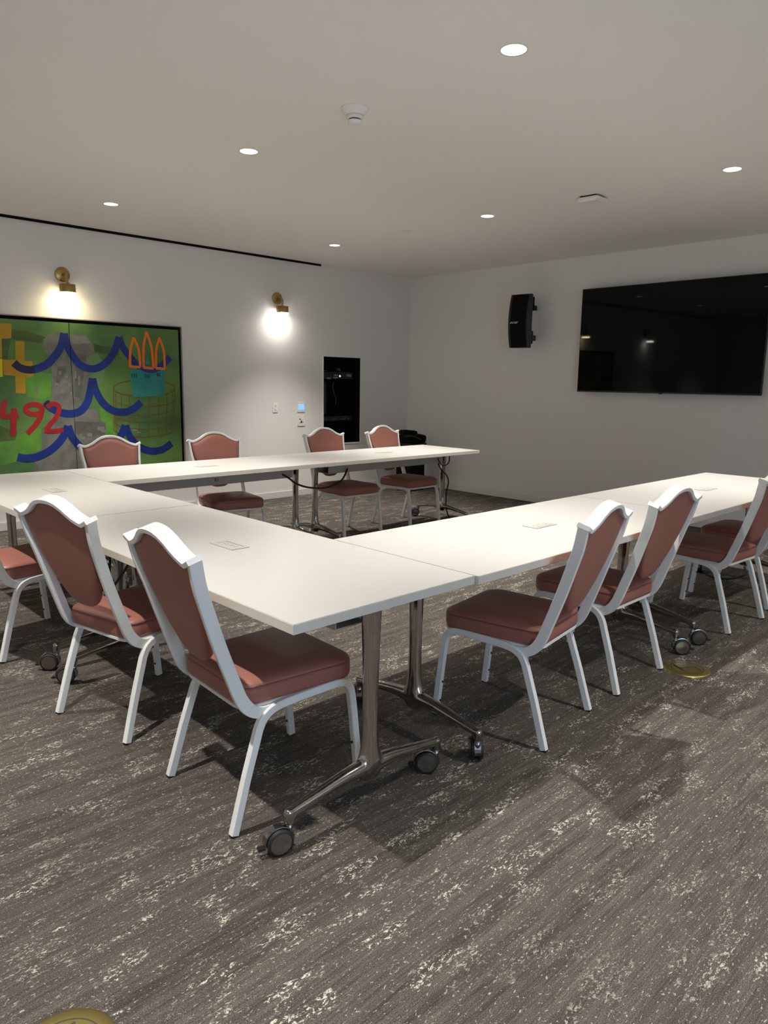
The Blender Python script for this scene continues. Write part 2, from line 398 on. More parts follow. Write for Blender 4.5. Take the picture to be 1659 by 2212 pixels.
# ================================================================ painting
ART = [
('p', 'green_bright', 0, [(0.802, 0.897), (1.029, 0.857), (1.244, 0.924), (1.241, 0.72), (1.127, 0.694), (1.013, 0.627), (0.777, 0.569)]),
('p', 'green_bright', 0, [(1.113, 1.364), (1.227, 1.428), (1.368, 1.41), (1.356, 1.22), (1.291, 1.178), (1.151, 1.199)]),
('p', 'green_bright', 0, [(1.794, 1.086), (1.921, 1.084), (1.94, 0.879), (1.949, 0.717), (1.829, 0.666), (1.803, 0.838)]),
('p', 'green_dark', 0, [(0.845, 0.977), (0.937, 0.933), (1.041, 0.888), (1.016, 0.816), (0.832, 0.803)]),
('p', 'green_dark', 0, [(1.051, 1.787), (1.2, 1.77), (1.347, 1.727), (1.313, 1.674), (1.145, 1.691), (1.045, 1.702)]),
('p', 'green_dark', 0, [(1.76, 1.695), (1.883, 1.673), (2.015, 1.668), (2.006, 1.59), (1.879, 1.602), (1.779, 1.62)]),
('p', 'green_pale', 0, [(1.71, 1.579), (1.801, 1.615), (1.873, 1.486), (1.843, 1.353), (1.783, 1.297), (1.746, 1.439)]),
('p', 'grey', 0, [(1.381, 1.773), (1.704, 1.773), (1.74, 1.721), (1.776, 1.674), (1.767, 1.619), (1.704, 1.579), (1.733, 1.504), (1.709, 1.373), (1.654, 1.187), (1.615, 1.088), (1.771, 1.075), (1.783, 0.985), (1.849, 0.939), (1.843, 0.825), (1.741, 0.75), (1.629, 0.756), (1.621, 0.621), (1.636, 0.485), (1.144, 0.5), (1.172, 0.616), (1.243, 0.752), (1.251, 0.913), (1.319, 0.964), (1.357, 1.156), (1.377, 1.547), (1.32, 1.612), (1.316, 1.71)]),
('p', 'grey_dark', 0, [(1.554, 0.974), (1.844, 0.95), (1.838, 0.837), (1.61, 0.812), (1.547, 0.87)]),
('p', 'grey_dark', 0, [(1.591, 1.607), (1.699, 1.59), (1.621, 1.187), (1.567, 1.198)]),
('p', 'grey_dark', 0, [(1.424, 1.475), (1.498, 1.482), (1.506, 1.434), (1.448, 1.348), (1.402, 1.284)]),
('p', 'grey_pale', 0, [(1.558, 1.759), (1.698, 1.764), (1.739, 1.699), (1.574, 1.681)]),
('p', 'grey_pale', 0, [(1.767, 0.913), (1.83, 0.911), (1.829, 0.877), (1.766, 0.879)]),
('p', 'grey_pale', 0, [(1.663, 0.857), (1.71, 0.855), (1.708, 0.824), (1.661, 0.826)]),
('p', 'grey_pale', 0, [(1.59, 0.852), (1.614, 0.851), (1.612, 0.807), (1.588, 0.808)]),
('p', 'grey_pale', 0, [(1.611, 0.823), (1.642, 0.822), (1.64, 0.8), (1.609, 0.801)]),
('p', 'grey_pale', 0, [(1.8, 0.884), (1.842, 0.882), (1.84, 0.857), (1.799, 0.859)]),
('p', 'grey_pale', 0, [(1.527, 1.247), (1.542, 1.247), (1.54, 1.214), (1.525, 1.214)]),
('p', 'grey_pale', 0, [(1.493, 1.391), (1.514, 1.392), (1.513, 1.374), (1.492, 1.374)]),
('p', 'grey_pale', 0, [(1.394, 1.326), (1.425, 1.326), (1.424, 1.303), (1.392, 1.303)]),
('p', 'grey_pale', 0, [(1.432, 1.433), (1.457, 1.433), (1.455, 1.401), (1.43, 1.401)]),
('p', 'grey_pale', 0, [(1.516, 1.327), (1.535, 1.327), (1.533, 1.295), (1.514, 1.295)]),
('p', 'grey_pale', 0, [(1.442, 1.263), (1.464, 1.263), (1.462, 1.237), (1.441, 1.237)]),
('p', 'grey_pale', 0, [(1.581, 1.436), (1.594, 1.436), (1.59, 1.371), (1.577, 1.371)]),
('p', 'grey_pale', 0, [(1.611, 1.393), (1.622, 1.393), (1.617, 1.307), (1.606, 1.307)]),
('p', 'grey_pale', 0, [(1.469, 1.348), (1.492, 1.348), (1.491, 1.329), (1.468, 1.329)]),
('p', 'grey_pale', 0, [(1.217, 1.283), (1.243, 1.283), (1.241, 1.258), (1.215, 1.257)]),
('p', 'grey_pale', 0, [(1.219, 1.246), (1.244, 1.246), (1.242, 1.223), (1.218, 1.223)]),
('p', 'grey_pale', 0, [(2.12, 0.884), (2.169, 0.883), (2.168, 0.859), (2.119, 0.861)]),
('p', 'grey_pale', 0, [(2.161, 0.854), (2.198, 0.852), (2.198, 0.836), (2.161, 0.837)]),
('p', 'gold', 0, [(0.871, 1.825), (1.056, 1.832), (1.047, 1.709), (0.969, 1.703), (0.962, 1.538), (0.849, 1.534)]),
('p', 'green_dark', 0, [(0.966, 1.697), (1.042, 1.703), (1.001, 1.529), (0.961, 1.528)]),
('p', 'gold', 0, [(1.077, 1.685), (1.153, 1.686), (1.143, 1.519), (1.21, 1.515), (1.211, 1.381), (1.139, 1.373), (1.133, 1.228), (1.05, 1.234), (1.056, 1.384), (0.96, 1.39), (0.965, 1.52), (1.068, 1.524)]),
('p', 'yellow', 0, [(0.849, 1.529), (0.961, 1.528), (0.953, 1.374), (0.837, 1.368)]),
('s', 'rust', 0.01, [(2.59, 1.285), (2.581, 1.266), (2.555, 1.248), (2.513, 1.233), (2.459, 1.219), (2.395, 1.21), (2.325, 1.204), (2.252, 1.202), (2.18, 1.204), (2.113, 1.21), (2.054, 1.22), (2.005, 1.232), (1.969, 1.247), (1.947, 1.264), (1.941, 1.281)]),
('s', 'rust', 0.01, [(2.586, 1.177), (2.577, 1.159), (2.551, 1.141), (2.509, 1.125), (2.455, 1.113), (2.391, 1.104), (2.32, 1.098), (2.247, 1.097), (2.175, 1.1), (2.108, 1.107), (2.049, 1.117), (2.0, 1.13), (1.964, 1.146), (1.942, 1.162), (1.935, 1.18)]),
('s', 'rust', 0.01, [(2.583, 1.093), (2.573, 1.074), (2.547, 1.057), (2.506, 1.042), (2.451, 1.03), (2.387, 1.021), (2.316, 1.016), (2.243, 1.015), (2.171, 1.019), (2.104, 1.026), (2.045, 1.037), (1.996, 1.05), (1.96, 1.066), (1.938, 1.083), (1.931, 1.101)]),
('s', 'rust', 0.01, [(2.58, 1.021), (2.571, 1.002), (2.544, 0.985), (2.503, 0.97), (2.448, 0.958), (2.384, 0.95), (2.313, 0.945), (2.24, 0.945), (2.168, 0.949), (2.101, 0.957), (2.041, 0.968), (1.992, 0.982), (1.956, 0.998), (1.934, 1.015), (1.928, 1.033)]),
('s', 'rust', 0.01, [(2.577, 0.948), (2.568, 0.93), (2.541, 0.913), (2.5, 0.898), (2.445, 0.886), (2.381, 0.878), (2.31, 0.874), (2.237, 0.875), (2.165, 0.879), (2.097, 0.887), (2.038, 0.899), (1.989, 0.913), (1.953, 0.929), (1.931, 0.947), (1.924, 0.965)]),
('s', 'rust', 0.01, [(2.574, 0.87), (2.565, 0.851), (2.538, 0.834), (2.497, 0.819), (2.442, 0.808), (2.377, 0.801), (2.307, 0.797), (2.233, 0.798), (2.161, 0.803), (2.094, 0.812), (2.034, 0.824), (1.985, 0.839), (1.949, 0.855), (1.927, 0.873), (1.92, 0.891)]),
('s', 'rust', 0.01, [(2.59, 1.285), (2.582, 1.303), (2.558, 1.321), (2.518, 1.336), (2.465, 1.349), (2.401, 1.358), (2.332, 1.363), (2.259, 1.364), (2.187, 1.361), (2.12, 1.354), (2.06, 1.344), (2.01, 1.331), (1.973, 1.316), (1.949, 1.299), (1.941, 1.281)]),
('s', 'rust', 0.0088, [(2.59, 1.281), (2.567, 0.866)]),
('s', 'rust', 0.0088, [(2.564, 1.253), (2.541, 0.839)]),
('s', 'rust', 0.0088, [(2.502, 1.229), (2.48, 0.817)]),
('s', 'rust', 0.0088, [(2.412, 1.212), (2.392, 0.802)]),
('s', 'rust', 0.0088, [(2.307, 1.203), (2.288, 0.797)]),
('s', 'rust', 0.0088, [(2.197, 1.203), (2.18, 0.801)]),
('s', 'rust', 0.0088, [(2.097, 1.212), (2.08, 0.815)]),
('s', 'rust', 0.0088, [(2.016, 1.229), (2.0, 0.835)]),
('s', 'rust', 0.0088, [(1.962, 1.252), (1.947, 0.86)]),
('s', 'rust', 0.0088, [(1.941, 1.277), (1.927, 0.887)]),
('s', 'blue', 0.0675, [(1.052, 1.497), (1.1, 1.456), (1.168, 1.439), (1.238, 1.449), (1.332, 1.493), (1.409, 1.569), (1.467, 1.655), (1.504, 1.774)]),
('s', 'blue', 0.0675, [(1.504, 1.774), (1.521, 1.678), (1.568, 1.574), (1.639, 1.491), (1.725, 1.461), (1.816, 1.479), (1.911, 1.553), (1.973, 1.644), (2.021, 1.768)]),
('s', 'blue', 0.0675, [(2.021, 1.768), (2.057, 1.67), (2.135, 1.572), (2.228, 1.484), (2.338, 1.461), (2.441, 1.495), (2.548, 1.597)]),
('s', 'navy', 0.065, [(1.052, 1.497), (1.1, 1.456), (1.168, 1.439), (1.223, 1.445)]),
('s', 'blue', 0.07, [(1.3, 1.148), (1.358, 1.092), (1.44, 1.053), (1.536, 1.044), (1.625, 1.077), (1.686, 1.165), (1.721, 1.286), (1.742, 1.371)]),
('s', 'blue', 0.07, [(1.742, 1.371), (1.764, 1.264), (1.821, 1.153), (1.909, 1.073), (2.025, 1.048), (2.135, 1.081), (2.218, 1.144)]),
('s', 'navy', 0.05, [(1.295, 1.154), (1.319, 1.126), (1.338, 1.108)]),
('s', 'blue', 0.07, [(1.025, 0.668), (1.094, 0.648), (1.196, 0.658), (1.313, 0.711), (1.402, 0.788), (1.455, 0.862), (1.486, 0.929)]),
('s', 'blue', 0.07, [(1.486, 0.929), (1.513, 0.838), (1.563, 0.759), (1.647, 0.676), (1.769, 0.63), (1.889, 0.697), (1.977, 0.797), (2.043, 0.916)]),
('s', 'blue', 0.07, [(2.043, 0.916), (2.086, 0.804), (2.167, 0.707), (2.29, 0.653), (2.418, 0.658), (2.532, 0.719)]),
('p', 'teal', 0, [(2.112, 1.464), (2.485, 1.473), (2.467, 1.205), (2.135, 1.196)]),
('p', 'teal', 0, [(2.279, 1.519), (2.302, 1.606), (2.334, 1.509)]),
('s', 'blue', 0.0425, [(2.145, 1.538), (2.228, 1.484), (2.338, 1.452), (2.441, 1.489), (2.48, 1.525)]),
('s', 'navy', 0.0088, [(2.134, 1.425), (2.137, 1.387)]),
('s', 'navy', 0.0088, [(2.156, 1.425), (2.159, 1.388)]),
('s', 'navy', 0.0088, [(2.176, 1.423), (2.179, 1.386)]),
('s', 'navy', 0.0088, [(2.272, 1.422), (2.275, 1.384)]),
('s', 'navy', 0.0088, [(2.293, 1.42), (2.296, 1.382)]),
('s', 'navy', 0.0088, [(2.314, 1.422), (2.317, 1.384)]),
('s', 'navy', 0.0088, [(2.398, 1.441), (2.401, 1.403)]),
('s', 'navy', 0.0088, [(2.41, 1.438), (2.414, 1.4)]),
('s', 'navy', 0.0088, [(2.426, 1.439), (2.429, 1.4)]),
('s', 'red', 0.045, [(0.959, 1.167), (0.94, 1.108), (0.925, 1.031)]),
('s', 'red', 0.045, [(0.915, 1.032), (0.992, 1.03), (1.061, 1.034)]),
('s', 'red', 0.05, [(1.026, 1.099), (1.002, 0.858)]),
('s', 'red', 0.0425, [(1.266, 1.083), (1.266, 1.097), (1.259, 1.11), (1.245, 1.121), (1.227, 1.129), (1.206, 1.133), (1.184, 1.132), (1.162, 1.128), (1.144, 1.12), (1.131, 1.109), (1.123, 1.097), (1.122, 1.083), (1.128, 1.07), (1.14, 1.059), (1.157, 1.051), (1.178, 1.046), (1.2, 1.045), (1.222, 1.048), (1.241, 1.056), (1.256, 1.066), (1.265, 1.079), (1.267, 1.092)]),
('s', 'red', 0.045, [(1.263, 1.093), (1.245, 1.019), (1.194, 0.946), (1.124, 0.873)]),
('s', 'red', 0.0425, [(1.309, 1.105), (1.35, 1.133), (1.397, 1.129), (1.416, 1.091), (1.385, 1.016), (1.329, 0.953), (1.286, 0.899)]),
('s', 'red', 0.0425, [(1.273, 0.893), (1.356, 0.886), (1.441, 0.896)]),
('s', 'orange', 0.025, [(2.117, 1.49), (2.13, 1.654), (2.17, 1.773)]),
('s', 'orange', 0.025, [(2.17, 1.773), (2.215, 1.655), (2.224, 1.488)]),
('s', 'orange', 0.025, [(2.117, 1.49), (2.224, 1.488)]),
('s', 'orange', 0.025, [(2.259, 1.485), (2.267, 1.683), (2.303, 1.837)]),
('s', 'orange', 0.025, [(2.303, 1.837), (2.351, 1.683), (2.362, 1.479)]),
('s', 'orange', 0.025, [(2.259, 1.485), (2.362, 1.479)]),
('s', 'orange', 0.025, [(2.389, 1.482), (2.4, 1.657), (2.438, 1.787)]),
('s', 'orange', 0.025, [(2.438, 1.787), (2.481, 1.658), (2.487, 1.478)]),
('s', 'orange', 0.025, [(2.389, 1.482), (2.487, 1.478)]),
]
def stroke(mb, mt, wdt, pts, y):
    P = spline([(x, 0, z) for x, z in pts], 6) if len(pts) > 2 else [Vector((x, 0, z)) for x, z in pts]
    L_, R_ = [], []
    for i, p in enumerate(P):
        t_ = (P[min(i + 1, len(P) - 1)] - P[max(i - 1, 0)]).normalized(); nn = Vector((-t_.z, 0, t_.x)) * wdt / 2
        L_.append((p.x + nn.x, y, p.z + nn.z)); R_.append((p.x - nn.x, y, p.z - nn.z))
    n = len(P)
    mb.add(L_ + R_, [(i, i + 1, n + i + 1, n + i) for i in range(n - 1)], mt)
PX0, PX1, PZ0, PZ1 = .45, 2.650, .42, 1.872
def clip(poly, x0=PX0 + .002, x1=PX1 - .002, z0=PZ0 + .002, z1=PZ1 - .002):
    for ax, lim, sg in ((0, x0, 1), (0, x1, -1), (1, z0, 1), (1, z1, -1)):
        out = []
        for i in range(len(poly)):
            a, c = poly[i - 1], poly[i]; ia = (a[ax] - lim) * sg >= 0; ic = (c[ax] - lim) * sg >= 0
            if ia != ic:
                q = (lim - a[ax]) / (c[ax] - a[ax]); out.append((a[0] + (c[0] - a[0]) * q, a[1] + (c[1] - a[1]) * q))
            if ic: out.append(c)
        poly = out
        if not poly: break
    return poly
t = tag(empty('abstract_painting', (1.55, RY1, PZ0)), 'large framed abstract painting in green with blue waves and red digits', 'painting')
m_ = MB(); YF = -.046
for x0, x1 in ((PX0, 1.5475), (1.5525, PX1)): m_.cbox(x0, x1, YF, -.012, PZ0, PZ1, 'green', .001)
m_.box(1.5480, 1.5515, YF - .0035, -.012, PZ0, PZ1, 'matblack')
for i, (k, mt, wd, pts) in enumerate(ART):
    y = YF - .0003 - i * .00004
    if k == 'p':
        pp = clip(pts)
        if len(pp) > 2: m_.add([(x, y, z) for x, z in pp], [tuple(range(len(pp)))], mt)
    else: stroke(m_, mt, wd, pts, y)
m_.v = [(x - 1.55, y, z - PZ0) for x, y, z in m_.v]
m_.build('canvas', t)
m_ = MB()
fx0, fx1, fz0, fz1 = PX0 - .030, PX1 + .030, PZ0 - .030, PZ1 + .030
for x0, x1, z0, z1 in ((fx0 - .009, fx0, fz0 - .009, fz1 + .009), (fx1, fx1 + .009, fz0 - .009, fz1 + .009), (fx0, fx1, fz1, fz1 + .009), (fx0, fx1, fz0 - .009, fz0)):
    m_.box(x0 - 1.55, x1 - 1.55, -.050, -.001, z0 - PZ0, z1 - PZ0, 'frame')
m_.build('frame', t)
m_ = MB()
for x0, x1, z0, z1 in ((fx0, PX0 - .001, fz0, fz1), (PX1 + .001, fx1, fz0, fz1), (PX0, PX1, PZ1 + .001, fz1), (PX0, PX1, fz0, PZ0 - .001)):
    m_.box(x0 - 1.55, x1 - 1.55, -.030, -.001, z0 - PZ0, z1 - PZ0, 'matblack')
m_.build('frame_gap', t)

# ================================================================ left wall fittings
t = tag(empty('equipment_niche', (4.906, RY1, NZ0)), 'tall black equipment cabinet recessed in the wall, with small lit indicators', 'equipment cabinet')
W2 = (NX1 - NX0) / 2; H2 = NZ1 - NZ0
m_ = MB()
m_.box(-W2, W2, .30, .31, 0, H2, 'matblack'); m_.box(-W2, -W2 + .008, .002, .30, 0, H2, 'matblack'); m_.box(W2 - .008, W2, .002, .30, 0, H2, 'matblack')
m_.box(-W2, W2, .002, .30, 0, .008, 'matblack'); m_.box(-W2, W2, .002, .30, H2 - .008, H2, 'matblack')
m_.build('cabinet_box', t)
m_ = MB()
for x0, x1, z0, z1 in ((-W2 - .012, -W2 + .002, -.012, H2 + .012), (W2 - .002, W2 + .012, -.012, H2 + .012), (-W2, W2, -.018, .0), (-W2, W2, H2, H2 + .012)):
    m_.box(x0, x1, -.008, .02, z0, z1, 'wall')
m_.build('cabinet_trim', t)
m_ = MB(); m_.cbox(-.25, .27, .10, .28, .80, .885, 'black'); m_.box(-.06, .01, .098, .10, .805, .822, 'dimgold'); m_.box(-.05, .01, .098, .10, .835, .850, 'dimgold')
m_.box(-.17, -.10, .098, .10, .795, .815, 'dimwhite'); m_.box(.16, .24, .098, .10, .83, .86, 'dimwhite'); m_.box(-.25, -.17, .098, .10, .895, .899, 'dimwhite')
m_.build('amplifier', t)
m_ = MB(); m_.lathe([(.0001, 0), (.011, 0)], 'led', 16, axis='y', origin=(.045, .095, .834), caps=False); m_.build('indicator_light', t)
m_ = MB(); m_.box(-.245, -.155, .12, .14, .36, .76, 'black'); m_.build('equipment_panel', t)
m_ = MB(); m_.cbox(-.24, .26, .10, .28, .27, .33, 'black')
for a, c in ((-.21, -.15), (-.10, .0), (.05, .12), (.165, .225)): m_.box(a, c, .098, .10, .292, .297, 'dimwhite')
m_.box(.128, .14, .098, .10, .285, .315, 'dimwhite'); m_.build('network_switch', t)
m_ = MB(); m_.tube(spline([(-.02, .13, .76), (-.055, .12, .70), (-.03, .12, .62), (.0, .12, .55), (.0, .13, .48)], 5), .004, 'slotgrey', 6); m_.build('loose_cable', t)
me = text_mesh('Clip', .042); me.materials.append(MT['dimwhite']); o = D.objects.new('lettering', me); S.collection.objects.link(o); o.parent = t; o.rotation_euler = (R(90), 0, 0); o.location = (.02, .093, .915)
def plate(name, x, z, wd, hg, label, cat):
    t = tag(empty(name, (x, RY1, z)), label, cat)
    m_ = MB(); m_.cbox(-wd / 2, wd / 2, -.009, 0, -hg / 2, hg / 2, 'white_plastic', .003); m_.build('cover_plate', t); return t
t = plate('power_outlet', 3.880, 1.070, .074, .118, 'narrow white power outlet on the wall below the right sconce', 'outlet')
m_ = MB()
for dz in (.021, -.021):
    m_.cbox(-.017, .017, -.012, -.006, dz - .014, dz + .014, 'white_plastic', .002)
    for dx in (-.006, .006): m_.box(dx - .0012, dx + .0012, -.0125, -.011, dz - .003, dz + .006, 'darkgap')
m_.build('sockets', t)
t = plate('thermostat', 4.256, 1.068, .118, .118, 'white wall control with glowing blue screen', 'thermostat')
m_ = MB(); m_.box(-.042, .042, -.0105, -.008, -.032, .036, 'lcd'); m_.build('display', t)
t = plate('connector_plate', 4.256, .905, .110, .125, 'white audio connector plate below the blue thermostat', 'connector plate')
for dx, dz, r_ in ((-.022, .022, .008), (.0, -.014, .012), (-.026, -.02, .005), (.026, -.014, .005), (.0, .006, .005)):
    m_ = MB(); m_.lathe([(r_, -.0115), (r_, -.007)], 'darkgap', 16, axis='y'); m_.build('jack', t, (dx, 0, dz))
for dx in (-.045, .045):
    for dz in (-.05, .05): m_ = MB(); m_.lathe([(.004, -.0105), (.004, -.007)], 'slotgrey', 10, axis='y'); m_.build('screw', t, (dx, 0, dz))

# ================================================================ television and speaker
t = tag(empty('wall_television', (RX1 - .004, 1.880, 1.310)), 'large flat black television mounted on the right wall', 'television')
t.rotation_euler = (0, R(-.5), 0)          # tipped a little towards the tables
TW, TH = 1.895, 1.078
m_ = MB(); m_.cbox(-.105, -.070, -TW / 2, TW / 2, 0, TH, 'black', .003); m_.box(-.071, -.045, -TW * .36, TW * .36, .12, TH - .2, 'black'); m_.build('body', t)
m_ = MB(); m_.box(-.1062, -.104, -TW / 2 + .008, TW / 2 - .008, .016, TH - .008, 'screen'); m_.build('screen', t)
m_ = MB(); m_.cbox(-.106, -.095, -.02, .02, -.006, .002, 'black', .001); m_.build('sensor_tab', t)
for z in (.35, .65): m_ = MB(); m_.box(-.046, -.001 - .009 * (z < .5), -.45, .45, z, z + .05, 'black'); m_.build('wall_bracket', t)

t = tag(empty('wall_speaker', (5.80, 3.475, 2.075), R(6)), 'tall black loudspeaker mounted on the wall left of the television', 'speaker')
m_ = MB(); rings = []
HS = .29
for k in range(13):
    z = -HS + 2 * HS * k / 12; q = z / HS
    fx = -.075 + .05 * q * q
    rings.append([(fx, -.128, z), (fx - .004, -.12, z), (fx - .008, 0, z), (fx - .004, .12, z), (fx, .128, z), (.0, .128, z), (.085, .085, z), (.085, -.085, z), (.0, -.128, z)])
m_.ring_loft(rings, 'black', smooth=False); m_.build('cabinet', t)
m_ = MB(); rings = []
for k in range(13):
    z = (-HS + 2 * HS * k / 12) * .985; q = z / HS; fx = -.0765 + .05 * q * q
    rings.append([(fx - .001, -.122, z), (fx - .013, 0, z), (fx - .001, .122, z)])
vs = [p for r_ in rings for p in r_]
m_.add(vs, [(i * 3 + j, i * 3 + j + 1, i * 3 + 3 + j + 1, i * 3 + 3 + j) for i in range(12) for j in range(2)], 'matblack'); m_.build('grille', t)
m_ = MB(); m_.cbox(.085, .12, -.09, .09, -.245, -.10, 'black', .006); m_.cbox(.12, RX1 - 5.80, -.03, .03, -.2, -.14, 'black', .003); m_.build('wall_bracket', t)
m_ = MB(); m_.cbox(.085, .10, -.10, .10, .12, .27, 'black', .006); m_.cbox(.10, RX1 - 5.80, -.03, .03, .14, .19, 'black', .003); m_.build('wall_bracket', t)
me = text_mesh('BOSE', .036); me.materials.append(MT['logo'])
for v in me.vertices: v.co.x += v.co.y * .55
o = D.objects.new('logo_badge', me); S.collection.objects.link(o); o.parent = t; o.rotation_euler = (R(90), 0, R(-90)); o.location = (-.090, .045, -.02); o.scale = (1.15, .8, 1)
m_ = MB(); m_.cbox(-.012, 0, -.018, .018, -.03, .03, 'white_plastic', .002)
tag(m_.build('cable_outlet', None, (RX1, 3.30, 2.235)), 'small white cable outlet on the wall behind the speaker', 'outlet')

# ================================================================ tables
TL, TWD = 1.847, .762
def remeshed(mb, name, voxel, it):
    me = mb.mesh(name); o = D.objects.new(name, me); S.collection.objects.link(o)
    m1 = o.modifiers.new('r', 'REMESH'); m1.mode = 'VOXEL'; m1.voxel_size = voxel; m1.use_smooth_shade = True
    m2 = o.modifiers.new('s', 'SMOOTH'); m2.iterations = it; m2.factor = .5
    dg = bpy.context.evaluated_depsgraph_get(); out = D.meshes.new_from_object(o.evaluated_get(dg)); D.objects.remove(o)
    for p in out.polygons: p.use_smooth = True
    if not out.materials: out.materials.append(me.materials[0])
    out.name = name; return out
def oval(a, b, n=20, e=2.6):
    out = []
    for k in range(n):
        t_ = 2 * PI * k / n; c, s = math.cos(t_), math.sin(t_)
        out.append((a * math.copysign(abs(c) ** (2 / e), c), b * math.copysign(abs(s) ** (2 / e), s)))
    return out
def leg_mesh():
    m_ = MB()
    # post: (z, half depth x, half width y)
    prof = [(.105, .020, .030), (.14, .027, .055), (.165, .027, .050), (.20, .024, .036), (.25, .022, .029), (.34, .020, .0265), (.48, .0195, .029), (.60, .020, .034), (.705, .022, .040)]
    P = spline([(z, a, c) for z, a, c in prof], 5)
    m_.ring_loft([[(u, v, p[0]) for u, v in oval(p[1], p[2])] for p in P], 'chrome')
    for s in (-1, 1):
        pts = [(.0, .150, .026, .030), (.05, .150, .025, .027), (.11, .148, .022, .022), (.20, .136, .020, .018), (.29, .122, .016, .0155), (.325, .116, .0155, .015)]
        P = spline([(y, z, a) for y, z, a, c in pts], 5); Q = spline([(c, 0, 0) for y, z, a, c in pts], 5)
        rings = [[(u, s * p[0], p[1] + v) for u, v in oval(p[2], q[0])] for p, q in zip(P, Q)]
        m_.ring_loft(rings, 'chrome')
        m_.lathe([(.0155, .086), (.0165, .11), (.0165, .124), (.011, .133)], 'chrome', 20, origin=(0, s * .325, 0))
    return remeshed(m_, 'leg_frame', .0042, 6)
LEGM = leg_mesh()
WR = .040
def caster_parts():
    """origin at the stem axis on the floor; wheels trail towards +x"""
    h = MB()
    h.lathe([(.0085, .055), (.0105, .062), (.012, .089)], 'darkchrome', 16)
    cx, cz = .033, WR + .001
    rings = []
    for k in range(15):                                     # curved hood over the wheels
        a = R(-15 + 205 * k / 14); r1, r2 = WR + .004, WR + .0075
        if k > 10: r1 -= .002
        rings.append([(cx + r * math.cos(a), y, cz + r * math.sin(a)) for r, y in ((r1, -.013), (r2, -.012), (r2, .012), (r1, .013))])
    h.ring_loft(rings, 'darkchrome', smooth=False)
    rings = []
    for k in range(12):
        a = R(0 + 180 * k / 11); rings.append([(cx + r * math.cos(a), y, cz + r * math.sin(a)) for r, y in ((.004, -.004), (WR + .005, -.004), (WR + .005, .004), (.004, .004))])
    h.ring_loft(rings, 'darkchrome', smooth=False)
    hood = h.mesh('caster')
    wm = MB(); wm.lathe([(WR - .008, -.0075), (WR - .001, -.0075), (WR + .001, -.003), (WR + .001, .003), (WR - .001, .0075), (WR - .008, .0075)], 'rubber', 32, axis='y')
    for s in (-1, 1): wm.lathe([(.0001, s * .0092), (WR - .0075, s * .0080)], 'hub', 28, axis='y', caps=False)
    bl = MB(); bl.cbox(cx + WR + .001, cx + WR + .026, -.011, .011, .026, .033, 'black', .002)
    return hood, wm.mesh('wheel'), bl.mesh('brake_lever')
HOOD, WHEEL, LEVER = caster_parts()
def mobj(name, me, parent=None, loc=(0, 0, 0), rz=0.):
    o = D.objects.new(name, me); S.collection.objects.link(o); o.parent = parent; o.location = loc; o.rotation_euler = (0, 0, rz); return o
def make_table():
    t = empty('conference_table')
    m_ = MB()
    m_.cbox(-TL / 2 + .0012, TL / 2 - .0012, -TWD / 2, TWD / 2, .7105, .7395, 'edge', .0012)
    m_.add([(x, y, .74) for x, y in ((-TL / 2 + .0028, -TWD / 2 + .0016), (TL / 2 - .0028, -TWD / 2 + .0016), (TL / 2 - .0028, TWD / 2 - .0016), (-TL / 2 + .0028, TWD / 2 - .0016))], [(0, 1, 2, 3)], 'laminate')
    m_.build('tabletop', t)
    for s in (-1, 1):
        mobj('leg_frame', LEGM, t, (s * (TL / 2 - .104), 0, 0))
        m_ = MB(); x = s * (TL / 2 - .104)
        m_.cbox(x - .03, x + .03, -.12, .12, .700, .711, 'darkchrome', .002); m_.cbox(x - s * .10, x - s * .02, -.03, .03, .655, .705, 'trough', .004)
        m_.build('top_bracket', t)
        for q in (-1, 1):
            c = mobj('caster', HOOD, t, (x, q * .325, 0), 0)
            mobj('wheel', WHEEL, c, (.033, .0155, WR + .001)); mobj('wheel', WHEEL, c, (.033, -.0155, WR + .001)); mobj('brake_lever', LEVER, c)
    m_ = MB()
    m_.box(-TL / 2 + .19, TL / 2 - .19, -.075, -.072, .605, .710, 'trough'); m_.box(-TL / 2 + .19, TL / 2 - .19, -.075, .075, .602, .606, 'trough')
    m_.box(-TL / 2 + .19, TL / 2 - .19, .072, .075, .605, .70, 'trough'); m_.build('wire_trough', t)
    m_ = MB(); m_.cbox(-.080, .080, -.040, .040, .7401, .7420, 'plate', .0008)
    m_.box(-.062, .062, -.0275, -.0245, .7418, .7424, 'slotgrey')
    m_.box(.056, .058, -.025, .022, .7418, .7423, 'slotgrey')
    for cx in (-.045, -.013, .022):
        for dx, dy, a, c in ((-.006, .004, .0016, .008), (.006, .004, .0016, .008), (0, -.008, .005, .003)):
            m_.box(cx + dx - a / 2, cx + dx + a / 2, dy - c / 2, dy + c / 2, .7418, .7425, 'slotgrey')
    m_.box(-.080, .080, -.0415, -.0398, .7400, .7412, 'slotgrey'); m_.box(-.0815, -.0798, -.0405, .040, .7400, .7412, 'slotgrey')  # shade line along two plate edges, put in as dark strips
    m_.build('power_unit', t)
    return t
TY = 2 * TL
tabs = [
    # x, y, rz, label, caster angles
    (TWD / 2, TL / 2, 90, 'white wheeled table forming the near left corner, its square corner nearest the viewer'),
    (TWD / 2, TL * 1.5, 90, 'white wheeled table on the left side running to the painting wall, cut by left edge'),
    (TWD + TL / 2, TWD / 2 - .014, 0, 'white wheeled table in the near row, middle one, with two pink chairs pulled up'),
    (TWD + TL * 1.5, TWD / 2 - .014, 0, 'white wheeled table at the right end of the near row below the television'),
    (TWD + TL / 2, TY - TWD / 2, 0, 'white wheeled table in the far row in front of the painting and left sconce'),
    (TWD + TL * 1.5, TY - TWD / 2, 0, 'white wheeled table at the right end of the far row, before the equipment niche'),
]
random.seed(4)
